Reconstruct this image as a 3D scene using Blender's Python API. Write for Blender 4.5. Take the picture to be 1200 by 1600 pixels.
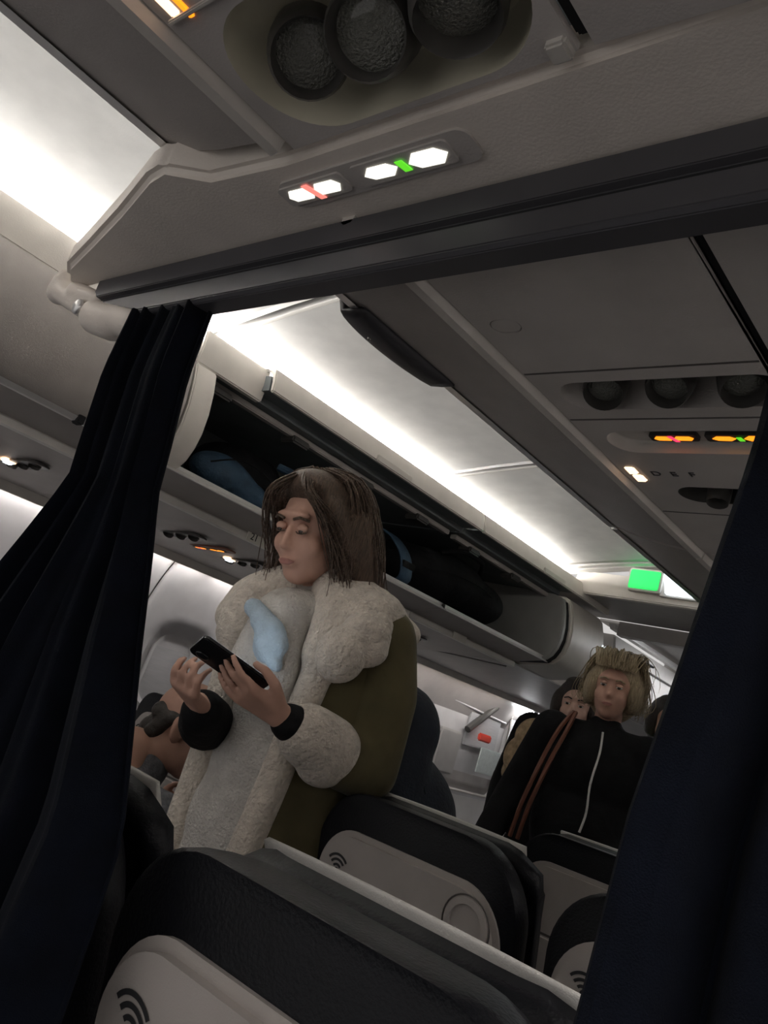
import bpy, bmesh, math, random
from mathutils import Vector, Matrix
random.seed(7)
for o in list(bpy.data.objects): bpy.data.objects.remove(o)
S = bpy.context.scene; COL = S.collection
PI = math.pi
# ------------------------------------------------------------------ camera
# x = starboard, y = towards the nose of the aircraft, z = up; cabin centreline x = 0
yaw, pitch, roll = math.radians(43.88), math.radians(13.5), math.radians(17.5)
f = Vector((-math.sin(yaw)*math.cos(pitch), math.cos(yaw)*math.cos(pitch), math.sin(pitch)))
r = Vector((math.cos(yaw), math.sin(yaw), 0)); u = r.cross(f)
r2 = math.cos(roll)*r + math.sin(roll)*u; u2 = -math.sin(roll)*r + math.cos(roll)*u
cam = bpy.data.cameras.new('camera'); co = bpy.data.objects.new('camera', cam); COL.objects.link(co)
co.matrix_world = Matrix(((r2.x, u2.x, -f.x, 1.40), (r2.y, u2.y, -f.y, 0), (r2.z, u2.z, -f.z, 1.21), (0, 0, 0, 1)))
cam.sensor_fit = 'VERTICAL'; cam.sensor_height = 24; cam.lens = 24*1300/1600; cam.clip_start = .02
S.camera = co
# ------------------------------------------------------------------ world, exposure
W = bpy.data.worlds.new('cabin_ambient'); S.world = W; W.use_nodes = True
W.node_tree.nodes['Background'].inputs[0].default_value = (.9, .87, .85, 1)
W.node_tree.nodes['Background'].inputs[1].default_value = .45
S.view_settings.view_transform = 'Standard'; S.view_settings.look = 'None'
S.view_settings.exposure = .62; S.view_settings.gamma = 1; S.view_settings.use_curve_mapping = False
COVE_L, COVE_R, SIDE_L, SIDE_FILL_R = 86.0, 9.0, 42.0, 105.0      # strength of the cove strips and of the left sidewall strip and the added right one

# ------------------------------------------------------------------ materials
MATS = {}
def mat(name, col, rough=.5, metal=0, noise=.06, scale=12, bump=0, bscale=200, emit=None, estr=0, stretch=None, sheen=0, trans=0, coat=0, spec=.5):
    m = bpy.data.materials.new(name); m.use_nodes = True; MATS[name] = m
    nt = m.node_tree; b = nt.nodes['Principled BSDF']
    b.inputs['Roughness'].default_value = rough; b.inputs['Metallic'].default_value = metal
    b.inputs['Coat Weight'].default_value = coat; b.inputs['Specular IOR Level'].default_value = spec
    if sheen: b.inputs['Sheen Weight'].default_value = sheen
    if trans: b.inputs['Transmission Weight'].default_value = trans
    tc = nt.nodes.new('ShaderNodeTexCoord'); src = tc.outputs['Object']
    if stretch:
        mp = nt.nodes.new('ShaderNodeMapping'); mp.inputs['Scale'].default_value = stretch
        nt.links.new(src, mp.inputs[0]); src = mp.outputs[0]
    n = nt.nodes.new('ShaderNodeTexNoise'); n.inputs['Scale'].default_value = scale; n.inputs['Detail'].default_value = 5
    nt.links.new(src, n.inputs['Vector'])
    rp = nt.nodes.new('ShaderNodeValToRGB')
    rp.color_ramp.elements[0].position = .3; rp.color_ramp.elements[1].position = .7
    rp.color_ramp.elements[0].color = (*[c*(1-noise) for c in col], 1)
    rp.color_ramp.elements[1].color = (*[min(1, c*(1+noise)) for c in col], 1)
    nt.links.new(n.outputs['Fac'], rp.inputs[0]); nt.links.new(rp.outputs[0], b.inputs['Base Color'])
    if bump:
        n2 = nt.nodes.new('ShaderNodeTexNoise'); n2.inputs['Scale'].default_value = bscale; n2.inputs['Detail'].default_value = 3
        nt.links.new(src, n2.inputs['Vector'])
        bp = nt.nodes.new('ShaderNodeBump'); bp.inputs['Strength'].default_value = bump; bp.inputs['Distance'].default_value = .01
        nt.links.new(n2.outputs['Fac'], bp.inputs['Height']); nt.links.new(bp.outputs[0], b.inputs['Normal'])
    if emit:
        b.inputs['Emission Color'].default_value = (*emit, 1); b.inputs['Emission Strength'].default_value = estr
    return m
mat('ceiling_white', (.80, .79, .77), .55, bump=.04, bscale=300)
mat('rail_lit_cream', (.88, .85, .80), .35)  # left rails only: caught light put into the colour, right rails stay greyer
mat('fascia_white', (.66, .62, .57), .45, bump=.05, bscale=300)
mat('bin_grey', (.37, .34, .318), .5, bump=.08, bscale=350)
mat('psu_grey', (.50, .465, .44), .5, bump=.08, bscale=400)
mat('psu_edge', (.55, .52, .48), .4, bump=.05)
mat('header_taupe', (.74, .675, .61), .5, bump=.08, bscale=350)
mat('rail_dark', (.075, .073, .08), .45, metal=.3)
mat('black_gap', (.008, .008, .01), .8)
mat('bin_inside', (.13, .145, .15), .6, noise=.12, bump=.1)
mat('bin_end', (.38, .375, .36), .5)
mat('metal_trim', (.80, .79, .78), .32, metal=.6, noise=.03)
mat('wall_plastic', (.56, .545, .545), .5, bump=.04, bscale=350)
mat('shade_grey', (.44, .435, .44), .55, stretch=(1, 1, 8))
mat('window_glass', (.05, .06, .08), .05, coat=.5)
mat('curtain_navy', (.0016, .0027, .0064), .9, noise=.3, scale=30, bump=.25, bscale=900, sheen=.01, spec=.12)
mat('leather_navy', (.0030, .0033, .0052), .5, noise=.2, scale=25, bump=.15, bscale=260, spec=.22)
mat('seat_shell', (.40, .365, .34), .45, bump=.06, bscale=500)
mat('seat_line', (.10, .09, .085), .6)
mat('mark_black', (.02, .02, .022), .6)
mat('tag_cream', (.85, .82, .74), .5)
mat('cover_cream', (.55, .53, .50), .9, bump=.3, bscale=700)
mat('lamp_housing', (.055, .052, .048), .35)
mat('lamp_lens', (.16, .16, .14), .12, bump=.6, bscale=420, coat=.6)
mat('recess_lit_tan', (.66, .62, .49), .4)  # tan tint stands in for light reflected into the near recess
mat('lit_white', (.8, .8, .75), .4, emit=(1, .98, .86), estr=.8)
mat('lit_red', (.8, .2, .2), .4, emit=(1, .25, .2), estr=.7)
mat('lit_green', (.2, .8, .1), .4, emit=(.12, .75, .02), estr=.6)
mat('lit_orange', (.8, .3, .05), .4, emit=(1, .27, .01), estr=1.05)
mat('lit_magenta', (.8, .1, .2), .4, emit=(1, .04, .13), estr=.85)
mat('lit_warm', (.9, .7, .5), .4, emit=(1, .66, .42), estr=1.4)
mat('lit_cool', (.8, .9, 1), .4, emit=(.8, .9, 1), estr=1.3)
mat('exit_green', (.05, .6, .2), .4, emit=(.0, .72, .10), estr=.62)
mat('lamp_far', (.9, .9, .9), .4, emit=(.95, .97, 1), estr=16)
mat('seam_grey', (.55, .53, .50), .5)
mat('cove_lamp', (1, 1, 1), .5, emit=(1, .975, .93), estr=COVE_L)
mat('cove_lamp_right', (1, 1, 1), .5, emit=(1, .96, .90), estr=COVE_R)
mat('side_lamp', (1, 1, 1), .5, emit=(1, .97, .95), estr=SIDE_L)
mat('side_fill_right', (1, 1, 1), .5, emit=(1, .96, .92), estr=SIDE_FILL_R)
mat('carpet', (.035, .04, .055), .95, noise=.3, scale=60, bump=.5, bscale=500)
mat('skin', (.52, .30, .225), .55, noise=.08, scale=20, bump=.04, bscale=300)
mat('skin_pale', (.62, .40, .32), .55, noise=.06, scale=20, bump=.04, bscale=300)
mat('lips', (.38, .165, .135), .4)
mat('eye_white', (.75, .73, .70), .2); mat('iris_dark', (.03, .02, .015), .15)
HS = (18, 18, 1.5)
mat('hair_brown', (.092, .058, .038), .5, noise=.5, scale=14, bump=.7, bscale=24, stretch=HS)
mat('hair_blonde', (.40, .32, .205), .5, noise=.35, scale=14, bump=.7, bscale=24, stretch=HS)
mat('hair_dark', (.025, .017, .014), .45, noise=.4, scale=14, bump=.6, bscale=24, stretch=HS)
mat('hair_grey', (.05, .043, .038), .6, noise=.4, scale=30, bump=.6, bscale=60)
mat('coat_olive', (.088, .074, .036), .85, noise=.22, scale=9, bump=.6, bscale=16, sheen=.1, spec=.2)
mat('shearling', (.62, .55, .47), .95, noise=.14, scale=45, bump=1.0, bscale=110, sheen=.3)
mat('knit_cream', (.56, .53, .49), .95, noise=.12, scale=30, bump=.8, bscale=160)
mat('scarf_blue', (.42, .52, .60), .9, noise=.12, scale=30, bump=.6, bscale=160)
mat('cloth_black', (.006, .006, .007), .8, noise=.3, scale=20, bump=.5, bscale=30, spec=.2)
mat('cloth_navy', (.007, .011, .021), .8, noise=.3, scale=20, bump=.3, bscale=90)
mat('cloth_grey', (.17, .17, .185), .95, noise=.3, scale=60, bump=.5, bscale=200)
mat('denim', (.05, .07, .11), .9, noise=.2, scale=40, bump=.3, bscale=300)
mat('fur_tan', (.52, .38, .23), .95, noise=.3, scale=40, bump=1, bscale=70)
mat('strap_brown', (.16, .055, .03), .5)
mat('zip_white', (.75, .74, .70), .4)
mat('bag_blue', (.035, .075, .125), .7, noise=.35, scale=18, bump=.4, bscale=60)
mat('phone_black', (.01, .01, .012), .2)
mat('red_tag', (.75, .09, .06), .5)
mat('paper', (.66, .72, .70), .7, noise=.08, scale=50)
mat('door_grey', (.34, .315, .30), .5)
mat('panel_far', (.50, .48, .46), .5)
mat('shoe', (.02, .02, .02), .5)

# ------------------------------------------------------------------ helpers
def new(name, me, m=None, parent=None, smooth=True):
    o = bpy.data.objects.new(name, me); COL.objects.link(o)
    if m and not me.materials: me.materials.append(MATS[m])
    if smooth:
        for p in me.polygons: p.use_smooth = True
        try: me.set_sharp_from_angle(angle=math.radians(38))
        except Exception: pass
    if parent: o.parent = parent
    return o
def frombm(name, bm, m, parent=None, smooth=True, bevel=0, seg=2):
    bmesh.ops.remove_doubles(bm, verts=bm.verts, dist=1e-6)
    bmesh.ops.recalc_face_normals(bm, faces=bm.faces)
    if bevel:
        ed = [e for e in bm.edges if len(e.link_faces) == 2 and e.calc_face_angle(0) > .6]
        bmesh.ops.bevel(bm, geom=ed, offset=bevel, segments=seg, affect='EDGES', clamp_overlap=True)
    me = bpy.data.meshes.new(name); bm.to_mesh(me); bm.free()
    return new(name, me, m, parent, smooth)
def tag(o, label, cat, group=None):
    o['label'] = label; o['category'] = cat
    if group: o['group'] = group
    return o
def thing(name, label, cat, loc=(0, 0, 0), rz=0, group=None):
    o = bpy.data.objects.new(name, None); COL.objects.link(o); o.empty_display_size = .1
    o.location = loc; o.rotation_euler = (0, 0, rz)
    return tag(o, label, cat, group)
def struct(o): o['kind'] = 'structure'; return o
def sempty(name, loc=(0, 0, 0)):
    o = bpy.data.objects.new(name, None); COL.objects.link(o); o.location = loc; o['kind'] = 'structure'; return o
def dup(root, loc, rz=None, label=None, skip=()):
    c = root.copy(); COL.objects.link(c); c.location = loc
    if rz is not None: c.rotation_euler.z = rz
    if label: c['label'] = label
    for ch in root.children:
        if ch.name.split('.')[0] in skip: continue
        k = ch.copy(); COL.objects.link(k); k.parent = c
        for g in ch.children:
            q = g.copy(); COL.objects.link(q); q.parent = k
    return c
FR = {'xz': lambda a, b, d: (a, d, b), 'xy': lambda a, b, d: (a, b, d), 'yz': lambda a, b, d: (d, a, b)}
def ext(bm, poly, d0, d1, fr='xz', shear=None):
    """closed polygon (a,b) extruded from d0 to d1"""
    g = FR[fr]; A = [bm.verts.new(g(a, b, d0)) for a, b in poly]; B = [bm.verts.new(g(a, b, d1)) for a, b in poly]
    n = len(poly)
    bm.faces.new(A); bm.faces.new(B[::-1])
    for i in range(n): bm.faces.new((A[i], B[i], B[(i+1) % n], A[(i+1) % n]))
def prism(name, poly, d0, d1, m, parent=None, fr='xz', bevel=0, seg=2, smooth=True):
    bm = bmesh.new(); ext(bm, poly, d0, d1, fr); return frombm(name, bm, m, parent, smooth, bevel, seg)
def box(name, x0, x1, y0, y1, z0, z1, m, parent=None, bevel=.003, seg=2):
    return prism(name, [(x0, z0), (x1, z0), (x1, z1), (x0, z1)], y0, y1, m, parent, 'xz', bevel, seg)
def rrect(w, h, rad, n=6, cx=0, cy=0):
    out = []
    for sx, sy, a0 in ((1, 1, 0), (-1, 1, 90), (-1, -1, 180), (1, -1, 270)):
        for i in range(n+1):
            a = math.radians(a0+90*i/n)
            out.append((cx+sx*(w/2-rad)+rad*math.cos(a), cy+sy*(h/2-rad)+rad*math.sin(a)))
    return out
def oval(cx, cy, hw, hh, n=10):
    return rrect(2*hw, 2*hh, hh*.999, n, cx, cy)
def circ(cx, cy, rad, n=24): return [(cx+rad*math.cos(2*PI*i/n), cy+rad*math.sin(2*PI*i/n)) for i in range(n)]
def plate(name, outer, holes, z, t, m, parent=None, fr='xy'):
    """flat plate with real holes"""
    bm = bmesh.new(); g = FR[fr]; E = []
    for lp in [outer]+holes:
        vs = [bm.verts.new(g(a, b, z)) for a, b in lp]
        E += [bm.edges.new((vs[i], vs[(i+1) % len(vs)])) for i in range(len(vs))]
    bmesh.ops.triangle_fill(bm, edges=E, use_beauty=True)
    gm = bmesh.ops.extrude_face_region(bm, geom=list(bm.faces))
    d = Vector(g(0, 0, t)); bmesh.ops.translate(bm, verts=[v for v in gm['geom'] if isinstance(v, bmesh.types.BMVert)], vec=d)
    return frombm(name, bm, m, parent)
def bowl(name, poly, z, depth, m, parent=None, shrink=.86, cx=0, cy=0, n=4):
    """recess: rim polygon rising to a smaller closed top"""
    bm = bmesh.new(); rings = []
    for k in range(n+1):
        t = k/n; s = 1-(1-shrink)*t*t; zz = z+depth*math.sin(t*PI/2)
        rings.append([bm.verts.new((cx+(a-cx)*s, cy+(b-cy)*s, zz)) for a, b in poly])
    N = len(poly)
    for k in range(n):
        for i in range(N): bm.faces.new((rings[k][i], rings[k][(i+1) % N], rings[k+1][(i+1) % N], rings[k+1][i]))
    bm.faces.new(rings[-1])
    return frombm(name, bm, m, parent)
def tube(name, pts, rad, m, parent=None, n=8, caps=True):
    bm = bmesh.new(); addtube(bm, pts, rad, n, caps); return frombm(name, bm, m, parent)
def addtube(bm, pts, rad, n=8, caps=True, flat=1.0):
    pts = [Vector(p) for p in pts]; rings = []; R = rad if isinstance(rad, (list, tuple)) else [rad]*len(pts)
    up = Vector((0, 0, 1))
    for i, p in enumerate(pts):
        d = (pts[min(i+1, len(pts)-1)]-pts[max(i-1, 0)]).normalized()
        a = d.cross(up)
        if a.length < 1e-3: a = d.cross(Vector((0, 1, 0)))
        a.normalize(); b = d.cross(a)
        rings.append([bm.verts.new(p+a*math.cos(2*PI*k/n)*R[i]+b*math.sin(2*PI*k/n)*R[i]*flat) for k in range(n)])
    for i in range(len(rings)-1):
        for k in range(n): bm.faces.new((rings[i][k], rings[i][(k+1) % n], rings[i+1][(k+1) % n], rings[i+1][k]))
    if caps: bm.faces.new(rings[0][::-1]); bm.faces.new(rings[-1])
def sheet(bm, grid):
    vs = [[bm.verts.new(p) for p in row] for row in grid]
    for i in range(len(vs)-1):
        for j in range(len(vs[0])-1): bm.faces.new((vs[i][j], vs[i][j+1], vs[i+1][j+1], vs[i+1][j]))
def solid(o, t, off=0):
    md = o.modifiers.new('thickness', 'SOLIDIFY'); md.thickness = t; md.offset = off; return o
def cat_rom(P, t):
    n = len(P)-1; i = min(int(t*n), n-1); k = t*n-i
    p = [Vector(P[max(0, min(n, i+j))]) for j in (-1, 0, 1, 2)]
    return .5*((2*p[1])+(p[2]-p[0])*k+(2*p[0]-5*p[1]+4*p[2]-p[3])*k*k+(3*p[1]-p[0]-3*p[2]+p[3])*k**3)
def curve(P, n): return [cat_rom(P, i/n) for i in range(n+1)]
def text(name, body, size, m, parent, mtx, depth=.0006):
    cu = bpy.data.curves.new(name, 'FONT'); cu.body = body; cu.size = size; cu.extrude = depth; cu.align_x = 'CENTER'; cu.align_y = 'CENTER'
    t = bpy.data.objects.new('tmp', cu); COL.objects.link(t)
    me = bpy.data.meshes.new_from_object(t.evaluated_get(bpy.context.evaluated_depsgraph_get()))
    bpy.data.objects.remove(t); me.transform(mtx); me.materials.clear()
    return new(name, me, m, parent, False)
# blended organic shapes: overlapping closed volumes -> voxel union -> smooth
def cap(p0, p1, r0, r1, seg=14):
    return ('cap', Vector(p0), Vector(p1), r0, r1, seg)
def ell(c, rad, rot=(0, 0, 0)):
    return ('ell', Vector(c), rad, rot)
def chain(P, R): return [cap(P[i], P[i+1], R[i], R[i+1]) for i in range(len(P)-1)]
def blob(name, prims, m, parent=None, voxel=.011, smooth=6):
    bm = bmesh.new()
    for p in prims:
        if p[0] == 'ell':
            g = bmesh.ops.create_icosphere(bm, subdivisions=3, radius=1)
            from mathutils import Euler
            M = Matrix.Translation(p[1]) @ Euler(p[3]).to_matrix().to_4x4() @ Matrix.Diagonal((*p[2], 1))
            bmesh.ops.transform(bm, matrix=M, verts=g['verts'])
        else:
            _, a, b, r0, r1, n = p; d = b-a; L = d.length; d.normalize()
            q = d.to_track_quat('Z', 'Y'); rings = []
            for k in range(5): t = -PI/2+PI/2*k/4; rings.append((a+d*math.sin(t)*r0, max(r0*math.cos(t), 1e-4)))
            for k in range(5): t = PI/2*k/4; rings.append((b+d*math.sin(t)*r1, max(r1*math.cos(t), 1e-4)))
            vs = [[bm.verts.new(c+q @ Vector((math.cos(2*PI*i/n)*rr, math.sin(2*PI*i/n)*rr, 0))) for i in range(n)] for c, rr in rings]
            for k in range(len(vs)-1):
                for i in range(n): bm.faces.new((vs[k][i], vs[k][(i+1) % n], vs[k+1][(i+1) % n], vs[k+1][i]))
            bm.faces.new(vs[0][::-1]); bm.faces.new(vs[-1])
    me = bpy.data.meshes.new('tmp'); bm.to_mesh(me); bm.free()
    t = bpy.data.objects.new('tmp', me); COL.objects.link(t)
    md = t.modifiers.new('r', 'REMESH'); md.mode = 'VOXEL'; md.voxel_size = voxel
    if smooth: ms = t.modifiers.new('s', 'SMOOTH'); ms.factor = .5; ms.iterations = smooth
    out = bpy.data.meshes.new_from_object(t.evaluated_get(bpy.context.evaluated_depsgraph_get()))
    bpy.data.objects.remove(t); bpy.data.meshes.remove(me)
    out.materials.clear(); out.name = name
    o = new(name, out, m, parent, False)
    for p in out.polygons: p.use_smooth = True
    return o
def strands(name, guides, count, rad, m, parent, jit=.012, seg=12):
    """many fine locks along guide curves, one mesh"""
    bm = bmesh.new()
    for k in range(count):
        g = random.choice(guides); ph = random.uniform(0, 6.28); w = random.uniform(.005, .018)
        off = Vector((random.gauss(0, jit), random.gauss(0, jit), random.gauss(0, jit*.5)))
        pts = []
        for i in range(seg+1):
            t = i/seg; p = cat_rom(g, t)+off*(.4+t)
            p += Vector((math.sin(ph+t*9), math.cos(ph+t*8), 0))*w*t; pts.append(p)
        addtube(bm, pts, [rad*(1-.75*i/seg) for i in range(seg+1)], 4, True)
    return frombm(name, bm, m, parent)

# ------------------------------------------------------------------ setting: shell of the cabin
WL = [(-1.585, 1.612), (-1.625, 1.58), (-1.675, 1.50), (-1.725, 1.38), (-1.765, 1.22), (-1.785, 1.05), (-1.785, .85), (-1.76, .6), (-1.72, .35), (-1.67, .12), (-1.66, 0)]
struct(box('floor', -1.9, 1.9, -1.6, 8.2, -.05, 0, 'carpet'))
def wall_point(t): return cat_rom([(x, z, 0) for x, z in WL], t)
wl = sempty('wall_left')
def wall_panel(y0, y1, window=True, s=-1, parent=None):
    ny, nz = 26, 54; grid = []; yc = (y0+y1)/2
    for i in range(nz+1):
        p = wall_point(i/nz); row = []
        for j in range(ny+1):
            y = y0+.004+(y1-y0-.008)*j/ny
            dx = 0
            if window:
                # rounded recess around the window
                a = max(abs(y-yc)-.055, 0); b = max(abs(p.y-1.13)-.095, 0)
                dd = math.hypot(a, b); t = min(1, max(0, (.125-dd)/.045)); t = t*t*(3-2*t); dx = -.035*t
            e = min(j, ny-j)/ny*(y1-y0); edge = .012 if e < 1e-6 else 0
            row.append((s*-1*(p.x+dx-edge), y, p.y))
        grid.append(row)
    bm = bmesh.new(); sheet(bm, grid); o = frombm('wall_panel', bm, 'wall_plastic', parent); solid(o, .004)
    if window:
        X = lambda z: min(WL, key=lambda q: abs(q[1]-z))[0]
        ring_o, ring_i = rrect(.235, .335, .09, 8, yc, 1.13), rrect(.20, .30, .08, 8, yc, 1.13)
        lean = lambda z: -(z-1.13)*.10
        bm = bmesh.new(); g = []
        for rg, d in ((ring_o, .018), (ring_o, .006), (ring_i, .006), (ring_i, .022)):
            vs = [bm.verts.new((s*(1.805-d*0+.0-(.012 if rg is ring_o else .004)+lean(z)*1.0+ (d-.006)), y, z)) for y, z in rg]
            g.append(vs)
        for k in range(3):
            for i in range(len(g[0])): bm.faces.new((g[k][i], g[k][(i+1) % len(g[0])], g[k+1][(i+1) % len(g[0])], g[k+1][i]))
        frombm('window_bezel', bm, 'wall_plastic', o)
        bm = bmesh.new(); bm.faces.new([bm.verts.new((s*(1.806+lean(z)), y, z)) for y, z in ring_i])
        frombm('window_shade', bm, 'shade_grey', o)
    return o
y = -.63
while y < 3.6:
    wall_panel(y, y+.53, True, -1, wl); y += .53
for (a, b) in ((5.25, 5.78), (5.78, 6.31), (6.31, 6.84)): wall_panel(a, b, True, -1, wl)
wr = sempty('wall_right'); y = -.63
for k in range(6): wall_panel(-.63+k*.53, -.10+k*.53, True, 1, wr)
# outer skin behind the lining keeps the cabin closed
for nm, s in (('trim_1', -1), ('trim_2', 1)):
    bm = bmesh.new()
    prof = [(-1.60, 1.64)]+[(x-.05, z) for x, z in WL]
    sheet(bm, [[(s*-x, -1.6, z), (s*-x, 8.2, z)] for x, z in prof]); o = frombm(nm, bm, 'door_grey'); solid(o, .01); struct(o)
# ceiling: curved panels with seams
ceil = sempty('ceiling')
CP = [(-.80, 2.085), (-.74, 2.125), (-.68, 2.143), (-.60, 2.156), (-.5, 2.173), (-.35, 2.198), (-.18, 2.220), (0, 2.228)]
CP = CP+[(-x, z) for x, z in CP[-2::-1]]
for a, b in ((-1.6, -.62), (-.61, .15), (.16, 1.235), (1.255, 2.325), (2.345, 3.38), (3.395, 3.52)):
    bm = bmesh.new(); rows = []
    for yy, dz in ((a, .018), (a+.006, 0), (b-.006, 0), (b, .018)): rows.append([(x, yy, z+dz) for x, z in CP])
    sheet(bm, rows); o = frombm('ceiling_panel', bm, 'ceiling_white', ceil); solid(o, .006, 1)
    for q0, q1 in ((b-.075, b-.003), (a+.003, a+.05)):
        bm = bmesh.new(); sheet(bm, [[(x, q0, z-.002) for x, z in CP], [(x, q1, z-.006) for x, z in CP]] if q0 > a+.1 else [[(x, q0, z-.006) for x, z in CP], [(x, q1, z-.002) for x, z in CP]])
        o = frombm('seam_cover', bm, 'seam_grey', ceil); solid(o, .003, 1)
bm = bmesh.new(); sheet(bm, [[(x, -1.6, z+.03) for x, z in CP], [(x, 3.5, z+.03) for x, z in CP]])
o = frombm('ceiling_backing', bm, 'black_gap', ceil); solid(o, .004, 1)
# lower ceiling and far section past the door area
prism('drop_panel', [(-.62, 2.055), (.62, 2.055), (.62, 2.075), (.60, 2.165), (-.60, 2.165), (-.62, 2.075)], 3.50, 3.54, 'fascia_white', ceil, bevel=.006)
box('low_ceiling_panel', -.95, .95, 3.545, 4.02, 2.06, 2.075, 'door_grey', ceil)
box('cross_beam', -.60, .60, 4.03, 4.09, 1.985, 2.06, 'door_grey', ceil)
box('far_ceiling_panel', -.75, .75, 4.10, 5.10, 2.06, 2.075, 'panel_far', ceil)
box('far_ceiling_panel', -.75, .75, 5.11, 8.2, 2.06, 2.075, 'panel_far', ceil)
box('cross_beam', -.75, .75, 5.05, 5.11, 2.00, 2.059, 'panel_far', ceil)
# far bulkhead
wf = struct(box('wall_front', -1.8, 1.8, 8.1, 8.2, 0, 2.2, 'panel_far'))

# cove strips (real lamps behind the fascia) and sidewall strip
def strip(name, x, z, y0, y1, m, label, tilt, w=.022):
    t = thing(name, label, 'light', (x, (y0+y1)/2, z))
    L = (y1-y0)/2; c, s = math.cos(tilt), math.sin(tilt)
    q = 1 if x > 0 else -1; box('housing', min(q*.004, q*.03), max(q*.004, q*.03), -L, L, -.015, .012, 'fascia_white', t)
    n = 6
    for k in range(n):
        a = -L+2*L*k/n; bm = bmesh.new()
        bm.faces.new([bm.verts.new(p) for p in ((-w/2*c, a+.01, -w/2*s), (w/2*c, a+.01, w/2*s), (w/2*c, a+2*L/n-.01, w/2*s), (-w/2*c, a+2*L/n-.01, -w/2*s))])
        q = frombm('diffuser', bm, m, t)
strip('cove_light', -.685, 2.111, -1.3, 3.45, 'cove_lamp', 'white light strip hidden behind the fascia above the bins across the aisle', -1.25)
strip('cove_light', .685, 2.111, -1.3, 3.45, 'cove_lamp_right', 'white light strip hidden above the closed grey bins with latches', 1.25)

# ------------------------------------------------------------------ overhead bins
NOSE = [(.63, 1.697), (.597, 1.725), (.578, 1.762), (.568, 1.81), (.570, 1.87), (.585, 1.94), (.606, 2.0)]
def bin_profile(s): return [(s*x, z) for x, z in NOSE]
def closed_bin(label, s, y0, y1, latch=True, m='bin_grey', fascia=True, trim=True):
    t = thing('overhead_bin', label, 'luggage bin', (0, y0, 0)); L = y1-y0
    body = [(s*.81, 1.735), (s*.66, 1.72)]+[(s*(x+.02), z) for x, z in NOSE[1:]]+[(s*.72, 2.0), (s*1.25, 2.0), (s*1.50, 1.8), (s*1.55, 1.735)]
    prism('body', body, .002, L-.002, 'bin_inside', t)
    # door: curved shell from the nose up, plus the underside strip back to the service panel
    P = [(s*.806, 1.659), (s*.72, 1.673)]+bin_profile(s); Q = [(s*.806, 1.664), (s*.72, 1.682)]+[(s*(x+.02), z+.006) for x, z in NOSE]
    prism('door', P+Q[::-1], .004, L-.004, m, t, bevel=.0015)
    if trim:
        bm = bmesh.new(); N = bin_profile(s)
        pr = [(N[0][0]+s*.012, N[0][1]-.0055), (N[0][0]-s*.002, N[0][1]-.005), (N[0][0]-s*.012, N[0][1]+.007), (N[0][0], N[0][1]+.003)]
        ext(bm, pr, .004, L-.004); frombm('edge_trim', bm, 'metal_trim', t)
    if fascia:
        prism('fascia', [(s*.622, 2.006), (s*.616, 2.055), (s*.624, 2.104), (s*.634, 2.107), (s*.640, 2.006)], 0, L, 'fascia_white', t, bevel=.003)
    # light moulded rail next to the service panel, left one coloured paler for the light it catches
    prism('edge_rail', [(s*.803, 1.660), (s*.803, 1.650), (s*.808, 1.646), (s*.818, 1.648), (s*.822, 1.660)] if s > 0 else [(-.796, 1.662), (-.790, 1.656), (-.788, 1.637), (-.795, 1.633), (-.818, 1.636), (-.822, 1.656)], 0, L, 'psu_edge' if s > 0 else 'rail_lit_cream', t)
    if latch:
        for a in latch:
            # paddle latch bulging below the nose
            bm = bmesh.new(); n = 14; rows = []
            for i in range(n+1):
                k = i/n; w = math.sin(PI*k)**.7
                yy = a+.205*k
                rows.append([(s*(.655), yy, 1.690), (s*(.632-.012*w), yy, 1.690-.008*w), (s*(.612-.024*w), yy, 1.692+.004*w), (s*.60, yy, 1.716)])
            sheet(bm, rows); o = frombm('latch', bm, 'rail_dark', t); solid(o, .006)
            box('latch_pin', s*.615-.004, s*.615+.004, a+.055, a+.06, 1.680, 1.70, 'metal_trim', o)
    return t
closed_bin('closed grey overhead bin above the reading lights aft of the curtain header', 1, -1.2, .34, latch=())
closed_bin('closed grey overhead bin with dark latch, next to the curtain header', 1, .44, 1.425, latch=(.19,))
closed_bin('closed grey overhead bin with small latch, second past the curtain header', 1, 1.43, 2.42, latch=())
closed_bin('closed grey overhead bin before the green exit sign', 1, 2.425, 3.42, latch=())
b0 = closed_bin('closed grey overhead bin across the aisle, aft of the open bins', -1, -1.2, 1.17, latch=())
for ch in b0.children:
    if ch.name.startswith('edge_trim'):
        box('trim_joint', -.645, -.612, 2.13-.01, 2.13+.01, 1.686, 1.712, 'black_gap', b0)

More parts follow.
